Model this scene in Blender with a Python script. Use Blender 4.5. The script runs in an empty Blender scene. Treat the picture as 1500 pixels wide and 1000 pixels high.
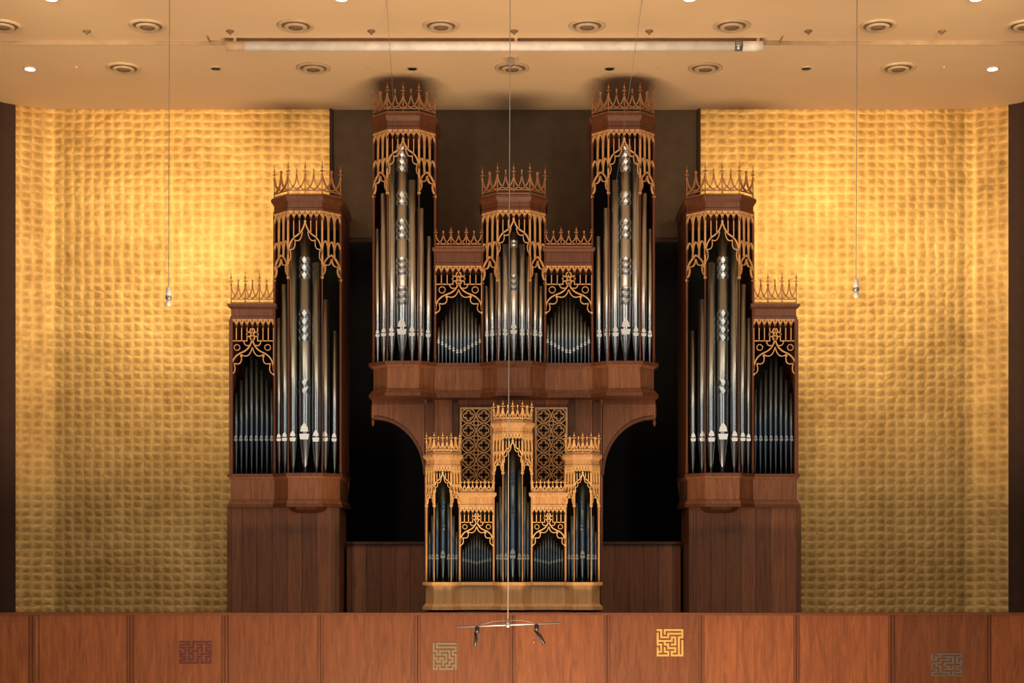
import bpy, bmesh, math, random
from math import pi, sin, cos
random.seed(7)
SC=bpy.context.scene; COL=SC.collection
try: SC.view_settings.view_transform='Standard'
except Exception: pass
D=23.0; H=820.0; ZC=5.0; CX=750.0
def sc(Y): return (D+Y)/2300.0
def X(px,Y): return (px-CX)*sc(Y)
def Z(py,Y): return ZC+(H-py)*sc(Y)

# ---------------------------------------------------------------- materials
def newmat(name):
    m=bpy.data.materials.new(name); m.use_nodes=True
    nt=m.node_tree; b=nt.nodes['Principled BSDF']; return m,nt,b
def N(nt,t,**k):
    n=nt.nodes.new(t)
    for a,v in k.items(): setattr(n,a,v)
    return n
def setin(n,**k):
    for a,v in k.items(): n.inputs[a.replace('_',' ')].default_value=v
def ramp(nt,stops):
    r=N(nt,'ShaderNodeValToRGB'); e=r.color_ramp.elements
    e[0].position=stops[0][0]; e[0].color=(*stops[0][1],1)
    e[1].position=stops[-1][0]; e[1].color=(*stops[-1][1],1)
    for p,c in stops[1:-1]:
        q=e.new(p); q.color=(*c,1)
    return r
def wood(name,c1,c2,rough=.45,board=0.0,sx=14,line=.04):
    m,nt,b=newmat(name)
    tc=N(nt,'ShaderNodeTexCoord'); mp=N(nt,'ShaderNodeMapping'); mp.inputs['Scale'].default_value=(sx,sx,.9)
    nt.links.new(tc.outputs['Object'],mp.inputs['Vector'])
    n1=N(nt,'ShaderNodeTexNoise'); setin(n1,Scale=2.0,Detail=7.0,Roughness=.7,Distortion=.8)
    nt.links.new(mp.outputs[0],n1.inputs['Vector'])
    r=ramp(nt,[(.33,c1),(.66,c2)]); nt.links.new(n1.outputs['Fac'],r.inputs[0])
    out=r.outputs[0]
    if board>0:
        sp=N(nt,'ShaderNodeSeparateXYZ'); nt.links.new(tc.outputs['Object'],sp.inputs[0])
        dv=N(nt,'ShaderNodeMath',operation='DIVIDE'); dv.inputs[1].default_value=board; nt.links.new(sp.outputs['X'],dv.inputs[0])
        fl=N(nt,'ShaderNodeMath',operation='FLOOR'); nt.links.new(dv.outputs[0],fl.inputs[0])
        fr=N(nt,'ShaderNodeMath',operation='FRACT'); nt.links.new(dv.outputs[0],fr.inputs[0])
        wn=N(nt,'ShaderNodeTexWhiteNoise',noise_dimensions='1D'); nt.links.new(fl.outputs[0],wn.inputs['W'])
        mr=N(nt,'ShaderNodeMapRange'); mr.inputs['To Min'].default_value=.68; mr.inputs['To Max'].default_value=1.15
        nt.links.new(wn.outputs['Value'],mr.inputs['Value'])
        gt=N(nt,'ShaderNodeMath',operation='GREATER_THAN'); gt.inputs[1].default_value=line; nt.links.new(fr.outputs[0],gt.inputs[0])
        m2=N(nt,'ShaderNodeMapRange'); m2.inputs['To Min'].default_value=.35; nt.links.new(gt.outputs[0],m2.inputs['Value'])
        mu=N(nt,'ShaderNodeMath',operation='MULTIPLY'); nt.links.new(mr.outputs[0],mu.inputs[0]); nt.links.new(m2.outputs[0],mu.inputs[1])
        vm=N(nt,'ShaderNodeVectorMath',operation='SCALE'); nt.links.new(out,vm.inputs[0]); nt.links.new(mu.outputs[0],vm.inputs['Scale'])
        out=vm.outputs[0]
    nt.links.new(out,b.inputs['Base Color'])
    bp=N(nt,'ShaderNodeBump'); setin(bp,Strength=.12,Distance=.01); nt.links.new(n1.outputs['Fac'],bp.inputs['Height'])
    nt.links.new(bp.outputs[0],b.inputs['Normal'])
    b.inputs['Roughness'].default_value=rough; b.inputs['Specular IOR Level'].default_value=.3
    return m
def plain(name,c,rough=.5,metal=0.0,noise=.12,nscale=6):
    m,nt,b=newmat(name)
    tc=N(nt,'ShaderNodeTexCoord'); n1=N(nt,'ShaderNodeTexNoise'); setin(n1,Scale=float(nscale),Detail=3.0)
    nt.links.new(tc.outputs['Object'],n1.inputs['Vector'])
    a=tuple(x*(1-noise) for x in c); d=tuple(min(1,x*(1+noise)) for x in c)
    r=ramp(nt,[(.3,a),(.7,d)]); nt.links.new(n1.outputs['Fac'],r.inputs[0]); nt.links.new(r.outputs[0],b.inputs['Base Color'])
    b.inputs['Roughness'].default_value=rough; b.inputs['Metallic'].default_value=metal
    return m
def emis(name,c,st):
    m,nt,b=newmat(name); b.inputs['Base Color'].default_value=(*c,1)
    b.inputs['Emission Color'].default_value=(*c,1); b.inputs['Emission Strength'].default_value=st
    return m
def gold_leaf():
    m,nt,b=newmat('gold_leaf_squares')
    tc=N(nt,'ShaderNodeTexCoord')
    nz=N(nt,'ShaderNodeTexNoise'); setin(nz,Scale=3.0,Detail=5.0,Roughness=.65); nt.links.new(tc.outputs['Object'],nz.inputs['Vector'])
    sub=N(nt,'ShaderNodeVectorMath',operation='SUBTRACT'); sub.inputs[1].default_value=(.5,.5,.5); nt.links.new(nz.outputs['Color'],sub.inputs[0])
    scl=N(nt,'ShaderNodeVectorMath',operation='SCALE'); scl.inputs['Scale'].default_value=.10; nt.links.new(sub.outputs[0],scl.inputs[0])
    ad=N(nt,'ShaderNodeVectorMath',operation='ADD'); nt.links.new(tc.outputs['Object'],ad.inputs[0]); nt.links.new(scl.outputs[0],ad.inputs[1])
    sp=N(nt,'ShaderNodeSeparateXYZ'); nt.links.new(ad.outputs[0],sp.inputs[0])
    def wave(o,per):
        a=N(nt,'ShaderNodeMath',operation='MULTIPLY'); a.inputs[1].default_value=2*pi/per; nt.links.new(o,a.inputs[0])
        c=N(nt,'ShaderNodeMath',operation='SINE'); nt.links.new(a.outputs[0],c.inputs[0])
        e=N(nt,'ShaderNodeMath',operation='MULTIPLY_ADD'); e.inputs[1].default_value=.5; e.inputs[2].default_value=.5; nt.links.new(c.outputs[0],e.inputs[0]); return e.outputs[0]
    wx=wave(sp.outputs['X'],.145); wz=wave(sp.outputs['Z'],.118)
    mx=N(nt,'ShaderNodeMath',operation='MULTIPLY'); nt.links.new(wx,mx.inputs[0]); nt.links.new(wz,mx.inputs[1])
    pil=N(nt,'ShaderNodeMath',operation='POWER'); pil.inputs[1].default_value=.55; nt.links.new(mx.outputs[0],pil.inputs[0])
    n2=N(nt,'ShaderNodeTexNoise'); setin(n2,Scale=6.0,Detail=8.0,Roughness=.8); nt.links.new(tc.outputs['Object'],n2.inputs['Vector'])
    n3=N(nt,'ShaderNodeTexNoise'); setin(n3,Scale=.9,Detail=5.0,Roughness=.65); nt.links.new(tc.outputs['Object'],n3.inputs['Vector'])
    h=N(nt,'ShaderNodeMath',operation='MULTIPLY_ADD'); h.inputs[1].default_value=1.8; nt.links.new(n2.outputs['Fac'],h.inputs[0]); nt.links.new(pil.outputs[0],h.inputs[2])
    bp=N(nt,'ShaderNodeBump'); setin(bp,Strength=.36,Distance=.010); nt.links.new(h.outputs[0],bp.inputs['Height']); nt.links.new(bp.outputs[0],b.inputs['Normal'])
    q=N(nt,'ShaderNodeMath',operation='MULTIPLY'); q.inputs[1].default_value=.54; nt.links.new(n2.outputs['Fac'],q.inputs[0])
    q2=N(nt,'ShaderNodeMath',operation='MULTIPLY_ADD'); q2.inputs[1].default_value=-.15; nt.links.new(pil.outputs[0],q2.inputs[0]); nt.links.new(q.outputs[0],q2.inputs[2])
    q3=N(nt,'ShaderNodeMath',operation='MULTIPLY_ADD'); q3.inputs[1].default_value=.50; nt.links.new(n3.outputs['Fac'],q3.inputs[0]); nt.links.new(q2.outputs[0],q3.inputs[2])
    r=ramp(nt,[(.28,(.34,.19,.055)),(.48,(.62,.37,.12)),(.67,(.86,.56,.20))]); nt.links.new(q3.outputs[0],r.inputs[0])
    nt.links.new(r.outputs[0],b.inputs['Base Color'])
    b.inputs['Metallic'].default_value=.9; b.inputs['Roughness'].default_value=.43
    return m
def ceil_mat():
    m,nt,b=newmat('ceiling_plaster')
    tc=N(nt,'ShaderNodeTexCoord'); n1=N(nt,'ShaderNodeTexNoise'); setin(n1,Scale=.7,Detail=4.0); nt.links.new(tc.outputs['Object'],n1.inputs['Vector'])
    r=ramp(nt,[(.3,(.78,.55,.34)),(.7,(.83,.60,.38))]); nt.links.new(n1.outputs['Fac'],r.inputs[0]); nt.links.new(r.outputs[0],b.inputs['Base Color'])
    b.inputs['Roughness'].default_value=.8; b.inputs['Specular IOR Level'].default_value=.15; return m

M={}
M['gold']=gold_leaf(); M['ceil']=ceil_mat()
M['dwall']=plain('dark_olive_wall',(.10,.062,.032),.8)
M['black']=plain('black_interior',(.005,.005,.006),.9)  # near-black colour stands in for shade inside cases and recess
M['wood']=wood('red_brown_oak',(.080,.025,.011),(.150,.050,.022))
M['woodb']=wood('oak_pedestal',(.12,.044,.019),(.25,.100,.045),.5)
M['woodboard']=wood('oak_boards',(.22,.078,.034),(.38,.150,.068),.5,board=.21)
M['darkboard']=wood('dark_oak_boards',(.06,.022,.011),(.12,.045,.022),.5,board=.3)
M['trac']=wood('carved_light_oak',(.48,.24,.09),(.68,.38,.16),.5)
M['crest']=wood('carved_mid_oak',(.28,.12,.048),(.44,.20,.085),.5)
M['cwood']=wood('honey_oak',(.38,.19,.075),(.60,.34,.15),.45)
M['ctrac']=wood('honey_oak_carving',(.58,.32,.12),(.80,.48,.20),.45)
M['cped']=wood('pale_honey_oak',(.66,.34,.13),(.90,.53,.23),.45)  # lightened colour makes up for shade on choir base and grilles
M['rail']=wood('parapet_oak',(.15,.043,.015),(.27,.084,.028),.5,sx=9,board=1.195,line=.012)
M['raild']=wood('parapet_dark_oak',(.10,.029,.011),(.16,.05,.019),.5)
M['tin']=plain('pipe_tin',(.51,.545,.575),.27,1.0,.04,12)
M['tinb']=plain('pipe_tin_dark',(.34,.39,.43),.27,1.0,.04,12)  # darker tin, reflection of the dim hall put into the colour
M['tinc']=plain('pipe_tin_blue',(.22,.27,.31),.30,1.0,.04,12)  # bluish tin, cool hall reflection painted into the base colour
M['lead']=plain('pipe_lead',(.10,.14,.18),.32,1.0,.06,12)  # same pipe metal, dark blue of the reflected hall in its colour
M['lip']=plain('pipe_lip_metal',(.66,.66,.65),.36,.75,.05)
M['liplead']=plain('pipe_lip_lead',(.22,.245,.265),.4,.85,.05)  # lip metal darkened to match the painted hall reflection
M['side']=plain('dark_side_wall',(.050,.022,.012),.85)  # dark wood tone with the side wall's shadow put into the colour
M['white']=plain('white_paint',(.90,.85,.80),.5)
M['beige']=plain('beige_metal',(.60,.43,.27),.5)
M['beiged']=plain('dark_slot',(.20,.12,.065),.7)
M['steel']=plain('steel',(.5,.5,.5),.35,.8)
M['wire']=plain('wire_grey',(.26,.24,.22),.5,.3)
M['blk']=plain('black_plastic',(.012,.012,.014),.4)
M['lamp']=emis('lamp_lens',(1,.93,.8),7)
M['emr']=plain('emblem_red',(.075,.010,.008),.6); M['emg']=plain('emblem_grey',(.17,.14,.085),.5,.3)
M['emo']=plain('emblem_gold',(.55,.34,.09),.5,.4); M['emd']=plain('emblem_dark',(.11,.088,.075),.6)

# ---------------------------------------------------------------- mesh builder
LOC={}
class Fr:
    def __init__(s,o,u,n): s.o=o;s.u=u;s.n=n
    def __call__(s,u,v,d): return (s.o[0]+s.u[0]*u+s.n[0]*d, s.o[1]+s.u[1]*u+s.n[1]*d, s.o[2]+v)
def seg_frame(a,b,z,off=0):
    dx,dy=b[0]-a[0],b[1]-a[1]; L=math.hypot(dx,dy); u=(dx/L,dy/L); n=(u[1],-u[0])
    return Fr((a[0]+n[0]*off,a[1]+n[1]*off,z),u,n),L
class MB:
    def __init__(s): s.v=[];s.f=[];s.m=[];s.sm=[]
    def add(s,vs,fs,mi=0,smooth=False):
        k=len(s.v); s.v+=[tuple(p) for p in vs]
        for f in fs: s.f.append([i+k for i in f]); s.m.append(mi); s.sm.append(smooth)
        return s
    def box(s,x0,x1,y0,y1,z0,z1,mi=0):
        return s.add([(x0,y0,z0),(x1,y0,z0),(x1,y1,z0),(x0,y1,z0),(x0,y0,z1),(x1,y0,z1),(x1,y1,z1),(x0,y1,z1)],
          [(0,1,2,3),(4,7,6,5),(0,4,5,1),(1,5,6,2),(2,6,7,3),(3,7,4,0)],mi)
    def lathe(s,cx,cy,prof,n=20,smooth=True,mi=0,cap=True):
        vs=[];fs=[]
        for r,z in prof:
            for i in range(n):
                a=2*pi*i/n; vs.append((cx+r*cos(a),cy+r*sin(a),z))
        for k in range(len(prof)-1):
            for i in range(n):
                j=(i+1)%n; fs.append((k*n+i,k*n+j,(k+1)*n+j,(k+1)*n+i))
        s.add(vs,fs,mi,smooth)
        if cap:
            k=len(s.v)-len(vs); s.f.append([k+i for i in range(n)]); s.m.append(mi); s.sm.append(False)
            t=k+(len(prof)-1)*n; s.f.append([t+i for i in range(n)]); s.m.append(mi); s.sm.append(False)
        return s
    def tube(s,pts,r,n=8,mi=0,r2=None):
        vs=[];fs=[]; P=[tuple(p) for p in pts]; m=len(P)
        for k,p in enumerate(P):
            a=P[max(0,k-1)]; b=P[min(m-1,k+1)]; d=[b[i]-a[i] for i in range(3)]; L=math.sqrt(sum(x*x for x in d)) or 1; d=[x/L for x in d]
            h=(0,0,1) if abs(d[2])<.9 else (1,0,0)
            e1=(d[1]*h[2]-d[2]*h[1],d[2]*h[0]-d[0]*h[2],d[0]*h[1]-d[1]*h[0]); L=math.sqrt(sum(x*x for x in e1)); e1=[x/L for x in e1]
            e2=(d[1]*e1[2]-d[2]*e1[1],d[2]*e1[0]-d[0]*e1[2],d[0]*e1[1]-d[1]*e1[0])
            rr=r if r2 is None else r+(r2-r)*k/(m-1)
            for i in range(n):
                t=2*pi*i/n; vs.append(tuple(p[q]+rr*(cos(t)*e1[q]+sin(t)*e2[q]) for q in range(3)))
        for k in range(m-1):
            for i in range(n):
                j=(i+1)%n; fs.append((k*n+i,k*n+j,(k+1)*n+j,(k+1)*n+i))
        s.add(vs,fs,mi,True); b=len(s.v)-len(vs)
        s.f.append([b+i for i in range(n)]); s.m.append(mi); s.sm.append(False)
        s.f.append([b+(m-1)*n+i for i in range(n)]); s.m.append(mi); s.sm.append(False)
        return s
    def poly(s,fr,pts,d0,d1,mi=0):
        n=len(pts); vs=[fr(u,v,d1) for u,v in pts]+[fr(u,v,d0) for u,v in pts]
        fs=[tuple(range(n)),tuple(range(2*n-1,n-1,-1))]+[(i,(i+1)%n,n+(i+1)%n,n+i) for i in range(n)]
        return s.add(vs,fs,mi)
    def rib(s,fr,pts,w,d0=-.014,d1=.014,closed=False,mi=0):
        n=len(pts); Lp=[];Rp=[]
        def nn(a,b):
            dx,dy=b[0]-a[0],b[1]-a[1]; L=math.hypot(dx,dy) or 1e-6; return (-dy/L,dx/L)
        for i in range(n):
            if closed: n1=nn(pts[i-1],pts[i]); n2=nn(pts[i],pts[(i+1)%n])
            else:
                n1=nn(pts[max(0,i-1)],pts[max(1,i)]) if i>0 else nn(pts[0],pts[1])
                n2=nn(pts[i],pts[i+1]) if i<n-1 else n1
            k=max(.35,1+n1[0]*n2[0]+n1[1]*n2[1]); m=((n1[0]+n2[0])/k,(n1[1]+n2[1])/k)
            p=pts[i]; Lp.append((p[0]+m[0]*w/2,p[1]+m[1]*w/2)); Rp.append((p[0]-m[0]*w/2,p[1]-m[1]*w/2))
        vs=[]
        for a,b in zip(Lp,Rp): vs+=[fr(a[0],a[1],d1),fr(b[0],b[1],d1),fr(b[0],b[1],d0),fr(a[0],a[1],d0)]
        fs=[]
        for i in range(n if closed else n-1):
            j=(i+1)%n
            for q in range(4):
                r=(q+1)%4; fs.append((4*i+q,4*i+r,4*j+r,4*j+q))
        if not closed: fs+=[(0,1,2,3),(4*n-4,4*n-3,4*n-2,4*n-1)]
        return s.add(vs,fs,mi)
    def mold(s,path,prof,mi=0,cap=True):
        n=len(path)
        def nn(a,b):
            dx,dy=b[0]-a[0],b[1]-a[1]; L=math.hypot(dx,dy) or 1e-6; return (dy/L,-dx/L)
        ms=[]
        for i in range(n):
            n1=nn(path[i-1],path[i]) if i>0 else nn(path[0],path[1])
            n2=nn(path[i],path[i+1]) if i<n-1 else n1
            k=max(.3,1+n1[0]*n2[0]+n1[1]*n2[1]); ms.append(((n1[0]+n2[0])/k,(n1[1]+n2[1])/k))
        vs=[];fs=[]
        for off,z in prof:
            for p,m in zip(path,ms): vs.append((p[0]+m[0]*off,p[1]+m[1]*off,z))
        for k in range(len(prof)-1):
            for i in range(n-1): fs.append((k*n+i,k*n+i+1,(k+1)*n+i+1,(k+1)*n+i))
        if cap:
            fs.append(tuple(range(n))); t=(len(prof)-1)*n; fs.append(tuple(t+i for i in range(n)))
            fs.append(tuple(k*n for k in range(len(prof)))); fs.append(tuple(k*n+n-1 for k in range(len(prof))))
        return s.add(vs,fs,mi)
    def build(s,name,mats,parent=None,origin=None,label=None):
        if not isinstance(mats,(list,tuple)): mats=[mats]
        if parent is not None: o0=LOC[parent.name]
        else: o0=origin or (0,0,0)
        me=bpy.data.meshes.new(name)
        me.from_pydata([(x-o0[0],y-o0[1],z-o0[2]) for x,y,z in s.v],[],s.f)
        for m in mats: me.materials.append(m)
        me.polygons.foreach_set('material_index',s.m); me.polygons.foreach_set('use_smooth',s.sm)
        bm=bmesh.new(); bm.from_mesh(me); bmesh.ops.recalc_face_normals(bm,faces=bm.faces); bm.to_mesh(me); bm.free()
        ob=bpy.data.objects.new(name,me); COL.objects.link(ob)
        if parent is not None: ob.parent=parent
        else: ob.location=o0
        LOC[ob.name]=o0
        if label: ob['label']=label
        return ob
def tag(o,label,cat,group=None):
    o['label']=label; o['category']=cat
    if group: o['group']=group
    return o
def struct(name,mb,mat,origin=(0,0,0)):
    o=mb.build(name,mat,None,origin); o['kind']='structure'; return o
def thing(name,loc,label,cat,group=None):
    o=bpy.data.objects.new(name,None); COL.objects.link(o); o.location=loc; LOC[o.name]=tuple(loc); o.empty_display_size=.1
    return tag(o,label,cat,group)
def bez(a,b,c,n=7):
    return [((1-t)**2*a[0]+2*t*(1-t)*b[0]+t*t*c[0],(1-t)**2*a[1]+2*t*(1-t)*b[1]+t*t*c[1]) for t in [i/n for i in range(n+1)]]
def circ(cx,cy,r,n=16): return [(cx+r*cos(2*pi*i/n),cy+r*sin(2*pi*i/n)) for i in range(n)]
def mir(pts,w): return [(w-u,v) for u,v in pts]

# ---------------------------------------------------------------- carving
def knob(mb,fr,u,v,r=.022):
    mb.poly(fr,[(u,v+r*1.3),(u+r,v),(u,v-r*1.8),(u-r,v)],-.018,.018)
def lancets(mb,fr,u0,u1,n,vtop,vs,t,cusp=True):
    w=(u1-u0)/n
    for i in range(n):
        a=u0+i*w; b=a+w; m=(a+b)/2
        mb.rib(fr,bez((a,vs),(a+.02*w,vtop-.02),(m,vtop)),t); mb.rib(fr,bez((b,vs),(b-.02*w,vtop-.02),(m,vtop)),t)
def curve_v(pts,u):
    for a,b in zip(pts,pts[1:]):
        if a[0]<=u<=b[0] or b[0]<=u<=a[0]:
            t=(u-a[0])/((b[0]-a[0]) or 1e-6); return a[1]+(b[1]-a[1])*t
    return pts[-1][1]
def tr_side(mb,fr,w,Hh,t):
    n=3
    mb.rib(fr,[(0,-.012),(w,-.012)],.03)
    lw=w/n; lancets(mb,fr,0,w,n,-.03,-.03-lw*1.5,t*.9)
    lancets(mb,fr,0,w,n,-.44*Hh,-.44*Hh-lw*1.5,t*.8)
    half=bez((0,-.90*Hh),(.02*w,-.74*Hh),(w/2,-.64*Hh))
    mb.rib(fr,half,t); mb.rib(fr,mir(half,w),t)
    c=bez((0,-.97*Hh),(.22*w,-.92*Hh),(.14*w,-.80*Hh),5)+bez((.14*w,-.80*Hh),(.42*w,-.84*Hh),(w/2,-.70*Hh),5)[1:]
    mb.rib(fr,c,t*.6); mb.rib(fr,mir(c,w),t*.6)
    for i in range(n+1):
        u=i*lw; v=-Hh if i in(0,n) else curve_v(half if u<=w/2 else mir(half,w),u)
        mb.rib(fr,[(u,0),(u,v)],t*.9)
        if i in(0,n): knob(mb,fr,u,v,t)
def tr_front(mb,fr,w,Hh,t,apex=.20):
    mb.rib(fr,[(0,-.012),(w,-.012)],.03)
    n=6; lw=w/n; lancets(mb,fr,0,w,n,-.03,-.03-lw*1.3,t*.75)
    half=bez((0,-.84*Hh),(.02*w,-.56*Hh),(.26*w,-.47*Hh))+bez((.26*w,-.47*Hh),(.44*w,-.40*Hh),(.5*w,-apex*Hh))[1:]
    for tr in (lambda p:p, lambda p:mir(p,w)):
        mb.rib(fr,tr(half),t*1.15)
        for c in (bez((0,-.98*Hh),(.13*w,-.92*Hh),(.055*w,-.74*Hh)),bez((.055*w,-.74*Hh),(.24*w,-.76*Hh),(.20*w,-.55*Hh)),bez((.20*w,-.56*Hh),(.38*w,-.62*Hh),(.42*w,-.40*Hh))):
            mb.rib(fr,tr(c),t*.7)
    for i in range(0,n+1):
        u=i*lw
        v=-Hh if i in (0,n) else curve_v(half if u<=w/2 else mir(half,w),u)
        mb.rib(fr,[(u,0),(u,v)],t if i in (0,n) else t*.8)
    knob(mb,fr,0,-Hh,t*.85); knob(mb,fr,w,-Hh,t*.85); knob(mb,fr,w/2,-apex*Hh,t*1.2)
def tr_flat(mb,fr,w,Hh,t):
    mb.rib(fr,[(0,-.012),(w,-.012)],.03)
    n=8; lw=w/n; lancets(mb,fr,0,w,n,-.02,-.02-lw*1.3,t*.75)
    for i in range(n+1): mb.rib(fr,[(i*lw,0),(i*lw,-(.94 if i in(0,n) else (.22 if i in (4,) else .40))*Hh)],t*.8)
    mb.rib(fr,[(0,-.39*Hh),(.36*w,-.39*Hh)],t*.8); mb.rib(fr,[(.64*w,-.39*Hh),(w,-.39*Hh)],t*.8)
    half=bez((0,-.92*Hh),(.0,-.68*Hh),(.26*w,-.60*Hh))+bez((.26*w,-.60*Hh),(.46*w,-.54*Hh),(.5*w,-.34*Hh))[1:]
    for tr in (lambda p:p, lambda p:mir(p,w)):
        mb.rib(fr,tr(half),t*1.2)
        for c in (bez((0,-1.0*Hh),(.14*w,-.97*Hh),(.07*w,-.80*Hh)),bez((.07*w,-.80*Hh),(.28*w,-.86*Hh),(.24*w,-.64*Hh)),bez((.24*w,-.64*Hh),(.43*w,-.74*Hh),(.5*w,-.50*Hh))):
            mb.rib(fr,tr(c),t*.85)
        mb.rib(fr,tr(circ(.14*w,-.51*Hh,.07*w,10)),t*.6,closed=True)
        mb.rib(fr,tr(bez((.30*w,-.40*Hh),(.32*w,-.50*Hh),(.42*w,-.47*Hh))),t*.8)
    for dx,dy in ((.085,0),(-.085,0),(0,.085),(0,-.085)): mb.rib(fr,circ((.5+dx)*w,-.27*Hh+dy*w,.055*w,8),t*.9,closed=True)
    knob(mb,fr,.24*w,-.66*Hh,t*1.2); knob(mb,fr,.76*w,-.66*Hh,t*1.2); knob(mb,fr,.002,-Hh,t); knob(mb,fr,w,-Hh,t)
def finial_prof(z,h,r):
    return [(r*.8,z),(r*.7,z+.55*h),(r*1.9,z+.60*h),(r*.7,z+.66*h),(r*.6,z+.78*h),(r*1.7,z+.83*h),(r*.6,z+.88*h),(r*.25,z+h)]
def crest(root,mat,segs,z,h,t,nm='cresting'):
    mb=MB(); fins=[]
    for (a,b,n) in segs:
        fr,L=seg_frame(a,b,z); w=L/n
        mb.rib(fr,[(0,.012),(L,.012)],.026); mb.rib(fr,[(0,.15*h),(L,.15*h)],t*.6)
        for i in range(n):
            u=i*w; m=u+w/2
            for tr in (lambda p:p, lambda p:[(2*m-q[0],q[1]) for q in p]):
                mb.rib(fr,tr(bez((u,.16*h),(u+.42*w,.20*h),(m,.62*h))),t*.95)
                mb.rib(fr,tr(bez((u,.60*h),(u+.10*w,.26*h),(m,.18*h))),t*.95)
            mb.rib(fr,[(m,.60*h),(m,.78*h)],t*.8); knob(mb,fr,m,.74*h,t*.9)
        for i in range(n+1):
            p=fr(i*w,0,0)
            if all(math.hypot(p[0]-q[0],p[1]-q[1])>.03 for q in fins): fins.append(p)
            mb.rib(fr,[(i*w-.026,.72*h),(i*w+.026,.72*h)],t*.7)
    c=mb.build(nm,mat,root)
    for p in fins: MB().lathe(p[0],p[1],finial_prof(z,h,t*.65),8).build('finial',mat,c)
    return c
def cornice_prof(zb,zt,k=1.0):
    h=zt-zb
    return [(-.01,zb),(.018*k,zb),(.018*k,zb+.18*h),(.004,zb+.24*h),(.004,zb+.55*h),(.035*k,zb+.68*h),(.060*k,zb+.80*h),(.060*k,zb+.93*h),(.05*k,zt)]

# ---------------------------------------------------------------- pipes
def pipe(root,x,y,zt,zm,ztop,r,mp,ml,emb=None):
    mb=MB()
    mb.lathe(x,y,[(r*.25,zt),(r*.3,zt+.01),(r*.93,zm-r*.9),(r,zm-r*.3),(r,ztop),(r*.88,ztop),(r*.85,ztop-.06)],22)
    if emb:
        n=10
        for za,zb in emb:
            k=2*max(1,int(round((zb-za)/(r*1.15)))); vs=[];fs=[]
            for j in range(k+1):
                rr=r*(1.0 if j in(0,k) else (1.10 if j%2 else 1.02))
                for i in range(n):
                    a=2*pi*(i+(.5 if j%2 else 0))/n-pi/2; vs.append((x+rr*cos(a),y+rr*sin(a),za+(zb-za)*j/k))
            for j in range(k):
                for i in range(n):
                    i2=(i+1)%n
                    if j%2==0: fs+=[(j*n+i,j*n+i2,(j+1)*n+i),((j+1)*n+i,j*n+i2,(j+1)*n+i2)]
                    else: fs+=[(j*n+i,j*n+i2,(j+1)*n+i2),((j+1)*n+i,j*n+i,(j+1)*n+i2)]
            mb.add(vs,fs,0,False)
    p=mb.build('pipe',mp,root)
    fr=Fr((x,y,zm),(1,0),(0,-1)); q=MB()
    q.poly(fr,[(-.6*r,-.9*r),(.6*r,-.9*r),(.75*r,-.05*r),(-.75*r,-.05*r)],.45*r,1.04*r)
    q.poly(fr,[(-.8*r,-.06*r),(.8*r,-.06*r),(.8*r,.3*r),(-.8*r,.3*r)],.5*r,.93*r,1)
    q.poly(fr,[(-.62*r,.3*r),(.62*r,.3*r),(.5*r,1.0*r),(0,1.7*r),(-.5*r,1.0*r)],.6*r,1.01*r)
    q.build('pipe_mouth',[ml,M['black']],p)
    return p
def path_y(path,x):
    for a,b in zip(path,path[1:]):
        if a[0]<b[0] and a[0]<=x<=b[0]: return a[1]+(b[1]-a[1])*(x-a[0])/(b[0]-a[0])
    return max(p[1] for p in path[1:-1])

def tower(root,xl,xr,Yb,Ys,Yf,ref,pys,pipes,mats,t=.0150,crestn=(1,2,1),sidepost=True):
    """pys: crest_top, cornice_top, cornice_bot, tracery_front_bot, tracery_side_bot, toe, mouth"""
    x0,x3=X(xl,ref),X(xr,ref); w=x3-x0; x1,x2=x0+.245*w,x0+.755*w
    path=[(x0,Yb),(x0,Ys),(x1,Yf),(x2,Yf),(x3,Ys),(x3,Yb)]
    zc,zt,zb,zf,zs,zo,zm=[Z(p,ref) for p in pys]
    for xx in (x0,x3): MB().box(xx-.012,xx+.012,Ys,Yb,zo,zb+.02).build('side_panel',mats['case'],root)
    MB().box(x0+.012,x3-.012,Yb-.04,Yb,zo,zb+.02).build('back_panel',M['black'],root)
    for i in range(1,5):
        px,py=path[i]; r=(.021 if t>.0135 else .013)*(1 if i in (1,4) else .6)
        MB().lathe(px,py,[(r,zo),(r,zo+.12),(r*.8,zo+.14),(r*.8,zb-.0)],8,False).build('post',mats['post'],root)
    MB().mold(path,cornice_prof(zb,zt,mats.get('k',.75))).build('cornice',mats['cornice'],root)
    B,Cc,Dd,E=path[1:5]
    crest(root,mats['crest'],[(B,Cc,crestn[0]),(Cc,Dd,crestn[1]),(Dd,E,crestn[2])],zt,zc-zt,t)
    for a,b in ((B,Cc),(Dd,E)):
        mb=MB(); f,L=seg_frame(a,b,zb); tr_side(mb,f,L,zb-zs,t); mb.build('side_tracery',mats['trac'],root)
    mb=MB(); f,L=seg_frame(Cc,Dd,zb); tr_front(mb,f,L,zb-zf,t); mb.build('front_tracery',mats['trac'],root)
    for (p,top,r,*e) in pipes:
        rr=r*sc(ref); x=X(p,ref); y=path_y(path,x)+.045+rr
        big=bool(e); zmm=zm+(rr*.6 if big else 0)
        emb=[(Z(b,ref),Z(a,ref)) for a,b in e[0]] if big else None
        pipe(root,x,y,zo,zmm,Z(top,ref),rr,mats['pipe'],mats['lip'],emb)
    return path
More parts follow.
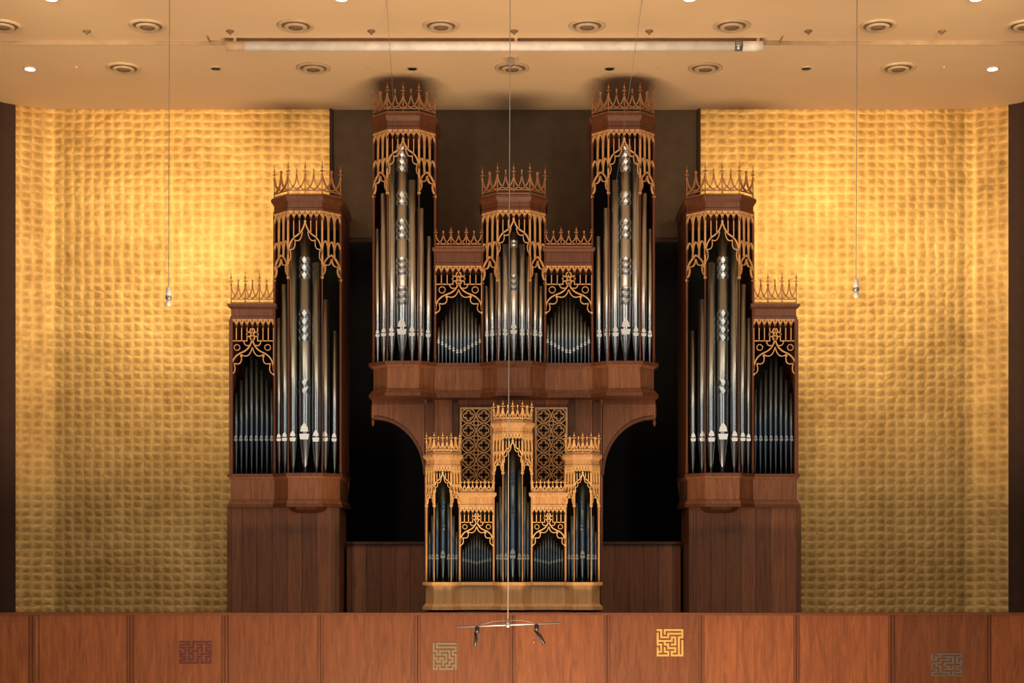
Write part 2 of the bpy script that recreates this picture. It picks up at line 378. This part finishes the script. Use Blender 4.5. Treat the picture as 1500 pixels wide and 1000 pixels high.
def flat(root,xl,xr,Yb,Ys,ref,pys,pipes,mats,t=.0150,cn=3,mouthvar=0):
    x0,x3=X(xl,ref),X(xr,ref); path=[(x0,Ys),(x3,Ys)]
    zc,zt,zb,zf,zo,zm=[Z(p,ref) for p in pys]
    MB().box(x0,x3,Yb-.04,Yb,zo,zb+.02).build('back_panel',M['black'],root)
    mb=MB(); mb.mold([(x0,Yb),(x0,Ys),(x3,Ys),(x3,Yb)],[(0,zb),(.012,zb),(.012,zb+.04),(0,zb+.05),(0,zt-.07),(.03,zt-.05),(.045,zt-.03),(.045,zt)])
    mb.build('cornice',mats['cornice'],root)
    crest(root,mats['crest'],[(path[0],path[1],cn)],zt,zc-zt,t)
    mb=MB(); f,L=seg_frame(path[0],path[1],zb); tr_flat(mb,f,L,zb-zf,t); mb.build('front_tracery',mats['trac'],root)
    for (p,top,r) in pipes:
        rr=r*sc(ref); x=X(p,ref)
        d=abs(p-(xl+xr)/2)/((xr-xl)/2)
        pipe(root,x,Ys+.05+rr,zo,zm+mouthvar*d*sc(ref),Z(top,ref),rr,mats['pipe'],mats['lip'])

def base_prof(zb,zt,o=.05):
    h=zt-zb
    return [(-.02,zb),(o,zb),(o,zb+.07*h),(.012,zb+.16*h),(0,zb+.18*h),(0,zt-.16*h),(.012,zt-.14*h),(o,zt-.06*h),(o,zt)]

MAIN={'case':M['wood'],'post':M['wood'],'cornice':M['wood'],'crest':M['crest'],'trac':M['trac'],'pipe':M['tin'],'lip':M['lip']}
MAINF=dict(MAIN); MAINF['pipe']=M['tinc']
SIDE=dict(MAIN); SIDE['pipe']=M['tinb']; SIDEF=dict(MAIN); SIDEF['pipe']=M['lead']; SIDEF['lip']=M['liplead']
CH={'case':M['cwood'],'post':M['cwood'],'cornice':M['cwood'],'crest':M['ctrac'],'trac':M['ctrac'],'pipe':M['lead'],'lip':M['liplead'],'k':.7}
ZF=3.3
# ================================================================ MAIN CASE
mc=752.5
def mm(px,m,c=mc): return 2*c-px if m else px
Ys,Yf,Yb=-1.62,-1.85,-.85; R=-1.85
main=thing('organ_case',(X(mc,R),-1.2,ZF),'tall central brown oak organ case with two high traceried towers and silver pipes','organ',None)
tallp=[(551,330,4.3),(561,280,5),(573,226,5.6),(588,196,9.3,[(208,250),(278,300),(318,350),(374,402),(416,446)]),(603,262,6),(615,303,5.5),(626,342,5)]
for m in (0,1):
    xs=sorted((mm(545,m),mm(636,m)))
    tower(main,xs[0],xs[1],Yb,Ys,Yf,R,(120,166,190,258,282,530,486),[(mm(p[0],m),)+tuple(p[1:]) for p in tallp],MAIN)
cp=[(713,415,3.8),(721,397,4.2),(730,375,4.5),(740,356,4.8),(752.5,338,6.6,[(350,362),(400,425)]),(765,356,4.8),(775,375,4.5),(784,397,4.2),(792,415,3.8)]
tower(main,706,799,Yb,Ys,Yf,R,(238,285,308,372,410,530,486),cp,MAIN)
for m in (0,1):
    xs=sorted((mm(637,m),mm(705,m)))
    pl=[]
    for i in range(12):
        p=641+i*5.55; pl.append((mm(p,m),424+abs(p-673)*1.55,2.5))
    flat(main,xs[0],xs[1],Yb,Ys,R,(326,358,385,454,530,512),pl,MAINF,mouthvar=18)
def tpts(xl,xr): 
    a,b=X(xl,R),X(xr,R); w=b-a; return [(a,Ys),(a+.245*w,Yf),(a+.755*w,Yf),(b,Ys)]
bp=[(X(545,R),Yb)]+tpts(545,636)+tpts(706,799)+tpts(869,960)+[(X(960,R),Yb)]
MB().mold(bp,base_prof(Z(577,R),Z(530,R),.045)).build('pedestal',M['woodb'],main)
for a,b in ((534,529),(580,575)):
    MB().mold(bp,[(0,Z(a,R)),(.062,Z(a,R)),(.062,Z(b,R)),(0,Z(b,R))]).build('pedestal_moulding',M['wood'],main)
YW=-1.35
def lower(px0,px1,py0,py1,y0,y1,mat,name):
    MB().box(X(px0,YW),X(px1,YW),y0,y1,Z(py1,YW) if py1 else ZF,Z(py0,YW)).build(name,mat,main)
lower(622,883,574,None,YW,YW+.12,M['woodboard'],'support_wall')
for a,b in ((624,636),(664,672),(832,840),(868,880)):
    lower(a,b,590,None,YW-.05,YW-.001,M['wood'],'stile')
lower(545,622,574,592,YW,YW+.12,M['wood'],'arch_beam'); lower(883,960,574,592,YW,YW+.12,M['wood'],'arch_beam')
for m in (0,1):
    fr=Fr((0,YW,0),(1,0),(0,-1))
    arc=[(548,612)]+[(548+ (622-548)*sin(a),695-(695-612)*cos(a)) for a in [i*pi/2/12 for i in range(1,13)]]
    poly=[(545,592),(623,592),(623,700)]+arc[::-1]+[(545,612)]
    P=[(X(mm(u,m),YW),Z(v,YW)) for u,v in poly]
    mb=MB(); mb.poly(fr,P,-.12,0)
    mb.build('arch_spandrel',M['woodb'],main)
    mb=MB(); A=[(X(mm(u,m),YW),Z(v,YW)) for u,v in arc]; mb.rib(fr,A,.035,-.13,.025); mb.build('arch_moulding',M['wood'],main)
    x=X(mm(546,m),YW); MB().lathe(x,YW+.04,[(.008,Z(624,YW)),(.026,Z(619,YW)),(.014,Z(614,YW)),(.03,Z(609,YW)),(.03,Z(592,YW))],10).build('pendant',M['wood'],main)
    xs=sorted((mm(675,m),mm(720,m))); a,b=X(xs[0],YW-.03),X(xs[1],YW-.03); z0,z1=Z(706,YW-.03),Z(598,YW-.03)
    MB().box(a,b,YW-.012,YW-.002,z0,z1).build('grille_backing',M['black'],main)
    mb=MB(); fr2=Fr((a,YW-.035,z0),(1,0),(0,-1)); w=b-a; hh=z1-z0
    mb.rib(fr2,[(0,0),(w,0),(w,hh),(0,hh)],.026,-.023,.02,closed=True)
    p=w/2; k=5; ph=hh/k; q_=p*.17
    for j in range(k):
        vc=(j+.5)*ph
        for i in (0,1):
            uc=(i+.5)*p
            lob=[]
            for c4 in range(4):
                ang=c4*pi/2; lx,ly=uc+q_*cos(ang),vc+q_*sin(ang)
                lob+=[(lx+q_*cos(ang-pi*.62+e*pi*1.24/5),ly+q_*sin(ang-pi*.62+e*pi*1.24/5)) for e in range(6)]
            mb.rib(fr2,lob,.017,closed=True)
            mb.rib(fr2,circ(uc,vc,p*.47,16),.016,closed=True)
        if j>0: mb.rib(fr2,circ(w/2,j*ph,p*.15,10),.014,closed=True)
    mb.build('lattice_grille',M['cped'],main)

# ================================================================ SIDE CASES
sYs,sYf,sYb=-1.14,-1.38,-.05; sR=-1.38
for m in (0,1):
    side='right' if m else 'left'
    xc=X(mm(415,m),sR)
    root=thing('organ_case',(xc,-.5,ZF),'brown oak organ case with one tower against the gold wall %s of the central case'%side,'organ')
    sp=[(405,462,4.6),(415,414,5.2),(428,352,6.2),(445,318,9.6,[(374,408),(452,500),(553,578)]),(462,383,6.8),(475,437,6.0),(487,481,5.2)]
    xs=sorted((mm(398,m),mm(496,m)))
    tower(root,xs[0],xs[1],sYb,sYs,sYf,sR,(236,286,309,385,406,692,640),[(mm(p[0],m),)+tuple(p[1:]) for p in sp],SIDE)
    xs=sorted((mm(334,m),mm(397,m)))
    tops=[572,553,533,516,522,538,552,566]
    pl=[(mm(340+i*7.6,m),tops[i],3.5) for i in range(8)]
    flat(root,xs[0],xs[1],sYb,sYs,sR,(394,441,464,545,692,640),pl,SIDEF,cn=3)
    xo=X(mm(334,m),sR); MB().box(xo-.015,xo+.015,sYs,sYb,Z(692,sR),Z(460,sR)).build('side_panel',M['wood'],root)
    MB().box(xo-.025,xo+.025,sYs-.03,sYs+.02,Z(692,sR),Z(464,sR)).build('post',M['wood'],root)
    a,b=X(398,sR),X(495,sR); w=b-a; P=[(X(333,sR),sYb),(X(333,sR),sYs),(a,sYs),(a+.245*w,sYf),(a+.755*w,sYf),(b,sYs),(b,sYb)]
    cxm=X(mc,sR)
    if m: P=[(2*cxm-x,y) for x,y in P][::-1]
    MB().mold(P,base_prof(Z(739,sR),Z(694,sR),.03)).build('pedestal',M['woodb'],root)
    for q0,q1 in ((697,692.5),(742,738)):
        MB().mold(P,[(0,Z(q0,sR)),(.04,Z(q0,sR)),(.04,Z(q1,sR)),(0,Z(q1,sR))]).build('pedestal_moulding',M['wood'],root)
    T=[(a+.20*w,sYs+.06),(a+.34*w,sYf+.13),(a+.66*w,sYf+.13),(a+.80*w,sYs+.06)]
    if m: T=[(2*cxm-x,y) for x,y in T][::-1]
    MB().mold(T,[(-.12,Z(750,sR)),(-.09,Z(749,sR)),(-.02,Z(745,sR)),(.0,Z(741,sR))]).build('corbel',M['wood'],root)
    yb_=sYs+.1
    x0,x1=sorted((X(mm(333,m),yb_),X(mm(496,m),yb_)))
    MB().box(x0,x1,yb_,sYb,ZF,Z(741,sR)).build('boarded_base',M['woodboard'],root)
    for e in (x0+.03,x1-.02): MB().box(e-.03,e+.03,yb_-.025,yb_-.001,ZF,Z(741,sR)).build('stile',M['woodb'],root)

# ================================================================ CHOIR CASE
cR=-2.7; cYs,cYf,cYb=-2.59,-2.71,-2.2; cc=751.0
ch=thing('small_organ_case',(X(cc,cR),-2.4,ZF),'small honey coloured oak organ case with three crowned towers behind the parapet','organ')
tower(ch,723,779,cYb,cYs,cYf,cR,(586,618,636,680,692,852,816),[(729,735,3.2),(734,712,3.6),(741,688,3.9),(751,650,5.8,[(690,712),(740,756)]),(761,688,3.9),(768,712,3.6),(773,735,3.2)],CH,t=.013)
for m in (0,1):
    xs=sorted((mm(624,m,cc),mm(673,m,cc)))
    tower(ch,xs[0],xs[1],cYb,cYs,cYf,cR,(632,665,684,724,740,852,816),[(mm(p[0],m,cc),)+tuple(p[1:]) for p in [(629,778,2.8),(634,755,3.2),(640,736,3.4),(648.5,700,4.8,[(730,748),(765,776)]),(657,736,3.4),(663,755,3.2),(668,778,2.8)]],CH,t=.0125)
    xs=sorted((mm(674,m,cc),mm(722,m,cc)))
    pl=[(mm(678+i*4.0,m,cc),780+abs(678+i*4-698)*1.2,1.75) for i in range(11)]
    flat(ch,xs[0],xs[1],cYb,cYs,cR,(700,721,743,798,852,824),pl,CH,t=.0125,cn=4,mouthvar=5)
def cp_(xl,xr):
    a,b=X(xl,cR),X(xr,cR); w=b-a; return [(a,cYs),(a+.245*w,cYf),(a+.755*w,cYf),(b,cYs)]
bp=[(X(623,cR),cYb)]+cp_(623,674)+cp_(723,779)+cp_(828,879)+[(X(879,cR),cYb)]
MB().mold(bp,base_prof(Z(891,cR),Z(853,cR),.03)).build('pedestal',M['cped'],ch)
MB().mold(bp,[(0,Z(857,cR)),(.04,Z(857,cR)),(.04,Z(852.5,cR)),(0,Z(852.5,cR))]).build('pedestal_moulding',M['ctrac'],ch)
MB().mold(bp,[(0,Z(893,cR)),(.042,Z(893,cR)),(.042,Z(888,cR)),(0,Z(888,cR))]).build('pedestal_moulding',M['cped'],ch)
MB().box(X(626,cR),X(876,cR),cYs+.02,cYb,ZF,Z(893,cR)).build('plinth',M['wood'],ch)

# ================================================================ SETTING
HC=11.6
def wallstrip(path,z0,z1,smooth=False):
    mb=MB(); n=len(path); mb.add([(x,y,z0) for x,y in path]+[(x,y,z1) for x,y in path],[(i,i+1,n+i+1,n+i) for i in range(n-1)],0,smooth); return mb
for sgn,nm in ((-1,'left'),(1,'right')):
    xi=X(485,0) if sgn<0 else X(1024,0)
    gp=[(xi,0),(sgn*6.62,0),(sgn*6.72,-.003),(sgn*6.77,-.014),(sgn*6.82,-.034),(sgn*6.87,-.059),(sgn*7.18,-.214),(sgn*7.20,-.225)]
    struct('wall_back_'+nm,wallstrip(gp,ZF,HC,True),M['gold'])
    dp=[(sgn*7.20,-.225),(sgn*7.34,-.33),(sgn*7.45,-.52),(sgn*7.5,-.9),(sgn*7.5,-8.5)]
    struct('wall_side_'+nm,wallstrip(dp,ZF-1.2,HC+.1),M['side'])
    struct('trim_%d'%(1 if sgn<0 else 2),MB().box(xi-.02,xi+.02,-.03,.3,ZF,HC),M['side'])
xl,xr=X(487,0),X(1022,0)
struct('wall_back_center',MB().box(xl,xr,.03,.15,Z(352,0),HC),M['dwall'])
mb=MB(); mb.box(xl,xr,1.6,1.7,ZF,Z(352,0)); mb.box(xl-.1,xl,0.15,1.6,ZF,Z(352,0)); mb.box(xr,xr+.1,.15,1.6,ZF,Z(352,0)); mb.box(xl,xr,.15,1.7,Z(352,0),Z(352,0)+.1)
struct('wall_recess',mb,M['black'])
struct('trim_3',MB().box(xl,xr,-.0,.05,Z(354,0),Z(350,0)),M['side'])
for i,(a,b) in enumerate(((508,622),(883,997))):
    yy=-.4; mb=MB(); mb.box(X(a,yy),X(b,yy),yy,yy+.08,ZF,Z(797,yy))
    struct('wall_wainscot_%s'%('left','right')[i],mb,M['woodboard'])
    struct('trim_%d'%(4+i),MB().box(X(a,yy),X(b,yy),yy-.05,yy+.1,Z(797,yy),Z(793,yy)),M['wood'])
struct('floor',MB().box(-7.5,7.5,-3.1,1.7,ZF-.1,ZF),M['darkboard'])
YST=-2.87; HS=.05
struct('ceiling',MB().box(-7.6,7.6,YST,1.8,HC,HC+.3),M['ceil'])
struct('ceiling_front',MB().box(-7.6,7.6,-8.5,YST,HC+HS,HC+.3),M['ceil'])
M['step']=plain('ceiling_step',(.40,.27,.16),.8)  # darker colour tones down the strongly lit step face
struct('trim_9',MB().box(-7.6,7.6,YST-.01,YST,HC-.002,HC+HS),M['step'])  # strip added over the step face to dim it
# parapet
pY=-3.2
zt=Z(897,pY)
struct('wall_parapet',MB().box(-7.5,7.5,pY,pY+.1,2.6,zt-.02),M['rail'])
struct('trim_7',MB().box(-7.5,7.5,pY-.05,pY+.16,zt-.03,zt),M['raild'])
mb=MB()
for i,px in enumerate((-92,48,191,330,470,612,751,889,1027,1166,1305,1446,1587)):
    x=X(px,pY); mb.box(x-.032,x-.005,pY-.022,pY,2.6,zt-.03); mb.box(x+.005,x+.032,pY-.022,pY,2.6,zt-.03)
struct('trim_8',mb,M['raild'])

# ================================================================ PARAPET EMBLEMS
def maze(seed,n=7):
    rnd=random.Random(seed); g=[[0]*(2*n-1) for _ in range(2*n-1)]; seen={(0,0)}; st=[(0,0)]; g[0][0]=1
    while st:
        r,c=st[-1]; nb=[(r+a,c+b) for a,b in ((0,1),(1,0),(0,-1),(-1,0)) if 0<=r+a<n and 0<=c+b<n and (r+a,c+b) not in seen]
        if not nb: st.pop(); continue
        q=rnd.choice(nb); seen.add(q); st.append(q); g[2*q[0]][2*q[1]]=1; g[r+q[0]][c+q[1]]=1
    return g
for (x0,x1,y0,y1,mat,seed,lab) in ((263,310,939,972,'emr',3,'dark red square geometric emblem on the parapet'),(634,669,941,981,'emg',5,'dull grey square geometric emblem on the parapet left of the hanging microphones'),
        (962,1001,921,961,'emo',8,'bright gold square geometric emblem on the parapet'),(1364,1410,956,990,'emd',13,'greyish brown square geometric emblem near the right end of the parapet')):
    Y=pY-.007; a,b=X(x0,Y),X(x1,Y); z0,z1=Z(y1,Y),Z(y0,Y); mb=MB(); g=maze(seed,8); n=len(g)
    su=[0]
    for i in range(n): su.append(su[-1]+(1.2 if i%2==0 else .95))
    tot=su[-1]; vid={}; vs=[];fs=[]
    def vv(i,j,k):
        key=(i,j,k)
        if key not in vid: vid[key]=len(vs); vs.append((a+(b-a)*su[j]/tot,(Y,pY+.001)[k],z1-(z1-z0)*su[i]/tot))
        return vid[key]
    for r in range(n):
        for c in range(n):
            if not g[r][c]: continue
            fs.append((vv(r,c,0),vv(r,c+1,0),vv(r+1,c+1,0),vv(r+1,c,0)))
            for (dr,dc,p,q) in ((-1,0,(r,c),(r,c+1)),(1,0,(r+1,c),(r+1,c+1)),(0,-1,(r,c),(r+1,c)),(0,1,(r,c+1),(r+1,c+1))):
                rr,cc_=r+dr,c+dc
                if not(0<=rr<n and 0<=cc_<n and g[rr][cc_]): fs.append((vv(*p,0),vv(*q,0),vv(*q,1),vv(*p,1)))
    mb.add(vs,fs); o=mb.build('wall_emblem',M[mat],None,((a+b)/2,Y,z0)); tag(o,lab,'emblem')

# ================================================================ CEILING FITTINGS
def cpt(px,py):
    h=HC-ZC; d=h*2300/(H-py)
    if d-D<YST: h+=HS; d=h*2300/(H-py)
    return (px-CX)*d/2300,d-D,ZC+h
ORD=['first','second','third','fourth','fifth','sixth','seventh','eighth']
EP=.006
def diffuser(px,py,lab,grp):
    x,y,z=cpt(px,py); t=thing('air_diffuser',(x,y,z),lab,'air vent',grp); R_=.235
    MB().lathe(x,y,[(R_,z+EP),(R_,z-.012),(R_*.9,z-.028),(R_*.74,z-.012),(R_*.74,z)],28).build('flange',M['beige'],t)
    MB().lathe(x,y,[(R_*.73,z-.004),(R_*.73,z-.015)],28).build('slot',M['beiged'],t)
    MB().lathe(x,y,[(R_*.62,z-.01),(R_*.62,z-.03),(R_*.46,z-.042),(R_*.40,z-.03)],28).build('inner_ring',M['beige'],t)
    MB().lathe(x,y,[(R_*.38,z-.02),(R_*.38,z-.036),(R_*.2,z-.05)],24).build('center_disc',M['beiged'],t)
for i,px in enumerate((4,216,433,646,860,1072,1286,1502)):
    diffuser(px,37,'round beige ceiling air vent, %s from the left in the front row of eight'%ORD[i],'front row of ceiling vents')
for i,px in enumerate((181,459,750,1033,1316)):
    diffuser(px,99,'round beige ceiling air vent, %s from the left in the row nearest the organ'%ORD[i],'rear row of ceiling vents')
def down(px,py,r,lit,lab,grp):
    x,y,z=cpt(px,py); t=thing('downlight',(x,y,z),lab,'ceiling light',grp)
    MB().lathe(x,y,[(r,z+EP),(r,z-.012),(r*.8,z-.014),(r*.8,z-.002)],20).build('rim',M['beige'],t)
    MB().lathe(x,y,[(r*.78,z-.004),(r*.78,z-.018),(r*.4,z-.022)],20).build('lens',M['lamp'] if lit else M['blk'],t)
for i,px in enumerate((44,1454)): down(px,100,.085,True,'lit round downlight at the far %s of the ceiling near the gold wall'%('left','right')[i],'lit downlights')
for i,px in enumerate((316,604,893,1181)): down(px,99.5,.075,False,'unlit dark round downlight, %s from the left in the row before the organ'%ORD[i],'unlit downlights')
for i,px in enumerate((75,500,1010,1430)): down(px,-3,.09,True,'lit downlight cut by the top edge of the photo, %s from the left'%ORD[i],'front lit downlights')
for i,px in enumerate((127,337,544,753,951,1184,1380)):
    x,y,z=cpt(px,45); o=MB().lathe(x,y,[(.05,z+EP),(.05,z-.01),(.03,z-.025),(.012,z-.03),(.012,z-.05)],14).build('sprinkler_head',M['beiged'],None,(x,y,z))
    tag(o,'tiny dark ceiling sprinkler, %s from the left of seven'%ORD[i],'sprinkler','ceiling sprinklers')
for i,px in enumerate((112,538,965,1383)):
    x,y,z=cpt(px,98); o=MB().lathe(x,y,[(.022,z+EP),(.022,z-.008),(.01,z-.02)],12).build('ceiling_sensor',M['beige'],None,(x,y,z))
    tag(o,'very small round ceiling sensor, %s from the left between the vents'%ORD[i],'sensor','ceiling sensors')
# projection screen roll
sy=-2.98; dz=11.548; r=.058
x0,x1,x2=X(333,sy),X(1076,sy),X(1117,sy)
t=thing('projection_screen',((x0+x2)/2,sy,HC+HS),'long white rolled projection screen fixed along the ceiling step','projection screen')
MB().tube([(x0,sy,dz),(x1,sy,dz)],r,16).build('screen_roll',M['white'],t)
MB().tube([(x1+.01,sy,dz),(x1+.09,sy,dz)],r*1.08,16).build('motor_collar',M['steel'],t)
MB().tube([(x1+.1,sy,dz),(x2,sy,dz)],r*1.08,16).build('motor_housing',M['white'],t)
MB().tube([(x0-.02,sy,dz),(x0+.22,sy,dz)],r*1.04,12).build('end_cap',M['beige'],t)
for x in (x0+.1,0.05,x2-.06): MB().box(x-.02,x+.02,sy-.02,sy+.02,dz+r*.8,HC+HS).build('bracket',M['beige'],t)
xa,xb=X(305,sy),X(1145,sy)
mb=MB(); mb.box(xa,xb,YST-.03,YST-.011,HC-.006,HC+HS); mb.box(xa,xa+.015,sy-.12,YST-.011,HC+HS-.03,HC+HS); mb.box(xb-.015,xb,sy-.12,YST-.011,HC+HS-.03,HC+HS); mb.build('slot_frame',M['step'],t)

# ================================================================ HANGING MICROPHONES
hY=-5.5; ztp=HC+HS+.005
for px,py0,lab in ((247,422,'left'),(1254,410,'right')):
    x=X(px,hY); z1=Z(py0,hY); z0=Z(py0+26,hY)
    t=thing('hanging_microphone',(x,hY,z0),'small white microphone hanging on a thin cable before the %s gold wall'%lab,'microphone')
    MB().tube([(x+.012,hY,ztp),(x,hY,z1)],.005,6).build('cable',M['wire'],t)
    h=z1-z0
    MB().lathe(x,hY,[(.008,z1+.03),(.02,z1),(.03,z1-.15*h),(.03,z1-.45*h)],14).build('mount',M['white'],t)
    MB().lathe(x,hY,[(.024,z1-.45*h),(.036,z1-.5*h),(.036,z1-.58*h),(.024,z1-.62*h),(.024,z1-.66*h)],14).build('collar',M['steel'],t)
    MB().lathe(x,hY,[(.028,z1-.66*h),(.03,z1-.85*h),(.022,z0),(.004,z0-.005)],14).build('capsule',M['white'],t)
xm=X(744,hY); zb=Z(915,hY)
t=thing('microphone_bar',(xm,hY,zb),'thin steel bar hanging on a long central cable above the parapet','microphone bar')
MB().tube([(X(747.5,hY),hY,ztp),(xm,hY,zb)],.0055,6).build('cable',M['wire'],t)
MB().tube([(X(668,hY),hY,Z(918,hY)),(X(821,hY),hY,Z(912,hY))],.010,8).build('bar',M['steel'],t)
MB().lathe(xm,hY,[(.02,zb-.03),(.028,zb-.01),(.028,zb+.02),(.01,zb+.06)],12).build('clamp',M['steel'],t)
MB().tube([(xm,hY,zb+.05),(X(722,hY),hY,Z(910,hY)),(X(700,hY),hY,Z(916,hY))],.003,6).build('cord',M['wire'],t)
MB().tube([(xm,hY,zb+.05),(X(764,hY),hY,Z(908,hY)),(X(786,hY),hY,Z(913,hY))],.003,6).build('cord',M['wire'],t)
for (ax,ay,bx,by,lab,up) in ((699,923,696,946,'left',.0355),(786,920,797,943,'right',.038)):
    a=(X(ax,hY),hY,Z(ay,hY)); b=(X(bx,hY),hY-.03,Z(by,hY))
    t=thing('microphone',a,'black microphone clipped under the %s half of the steel bar'%lab,'microphone')
    MB().tube([(a[0],hY,a[2]+up),(a[0],hY,a[2]-.03)],.026,10).build('clip',M['blk'],t)
    MB().tube([(a[0]-.02,hY,a[2]-.02),((a[0]+b[0])/2,hY-.015,(a[2]+b[2])/2),b],.014,10,r2=.02).build('body',M['blk'],t)
    MB().tube([(a[0]+.045,hY,a[2]-.05),(a[0]-.03,hY-.02,a[2]-.11),(a[0]-.035,hY-.03,a[2]-.16)],.006,8).build('arm',M['steel'],t)
for (ax,ay,bx,by,lab,Ya,Yb_) in ((566,0,580,205,'left',-4.4,-1.95),(941,0,903,265,'right',-4.4,-1.95)):
    o=MB().tube([(X(ax,Ya),Ya,HC+HS+.005),(X(bx,Yb_),Yb_,Z(by,Yb_))],.003,5).build('tie_wire',M['wire'],None,(X(ax,Ya),Ya,HC+HS))
    tag(o,'faint thin wire from the ceiling to the tall %s tower'%lab,'wire')
x,y,z=cpt(749,84)
t=thing('cable_pulley',(x,y,z),'small metal pulley on the ceiling between the two tall towers','pulley')
MB().box(x-.1,x+.1,y-.015,y+.015,z-.05,z+EP).build('bracket',M['beige'],t)
MB().tube([(x-.012,y-.03,z-.07),(x-.012,y+.03,z-.07)],.05,14).build('wheel',M['steel'],t)

# ================================================================ CAMERA, LIGHTS
cam=bpy.data.cameras.new('camera'); co=bpy.data.objects.new('camera',cam); COL.objects.link(co)
co.location=(0,-D,ZC); co.rotation_euler=(pi/2,0,0); cam.sensor_width=36; cam.lens=2300/1500*36; cam.shift_y=(H-500)/1500; cam.clip_end=200
SC.camera=co
from mathutils import Vector
def light(kind,name,loc,tgt,power,color,**k):
    l=bpy.data.lights.new(name,kind); l.energy=power; l.color=color
    for a,v in k.items(): setattr(l,a,v)
    o=bpy.data.objects.new(name,l); COL.objects.link(o); o.location=loc
    o.rotation_euler=(Vector(tgt)-Vector(loc)).to_track_quat('-Z','Y').to_euler(); return o
WARM=(1,.72,.44)
light('AREA','stage_uplight',(0,-8.5,.8),(0,-4.2,11.6),1150,WARM,shape='RECTANGLE',size=7,size_y=2.5)
light('AREA','overhead_wash',(0,-7.5,11.4),(0,-1.5,7.0),105,(1,.8,.58),shape='RECTANGLE',size=8,size_y=1)
for sg in (-1,1):
    light('SPOT','gold_wash',(sg*5.6,-7.0,11.3),(sg*5.2,0,10.0),950,(1,.80,.48),spot_size=math.radians(64),spot_blend=1,shadow_soft_size=.6)
    light('AREA','house_light',(sg*6.1,-18,10.0),(sg*1.5,-1.5,7.5),330,(1,.90,.76),shape='RECTANGLE',size=1.0,size_y=9)  # unseen strip added for streaks on the pipes and bright wall-end bands
w=bpy.data.worlds.new('world'); SC.world=w; w.use_nodes=True
w.node_tree.nodes['Background'].inputs[0].default_value=(.32,.41,.54,1); w.node_tree.nodes['Background'].inputs[1].default_value=.10
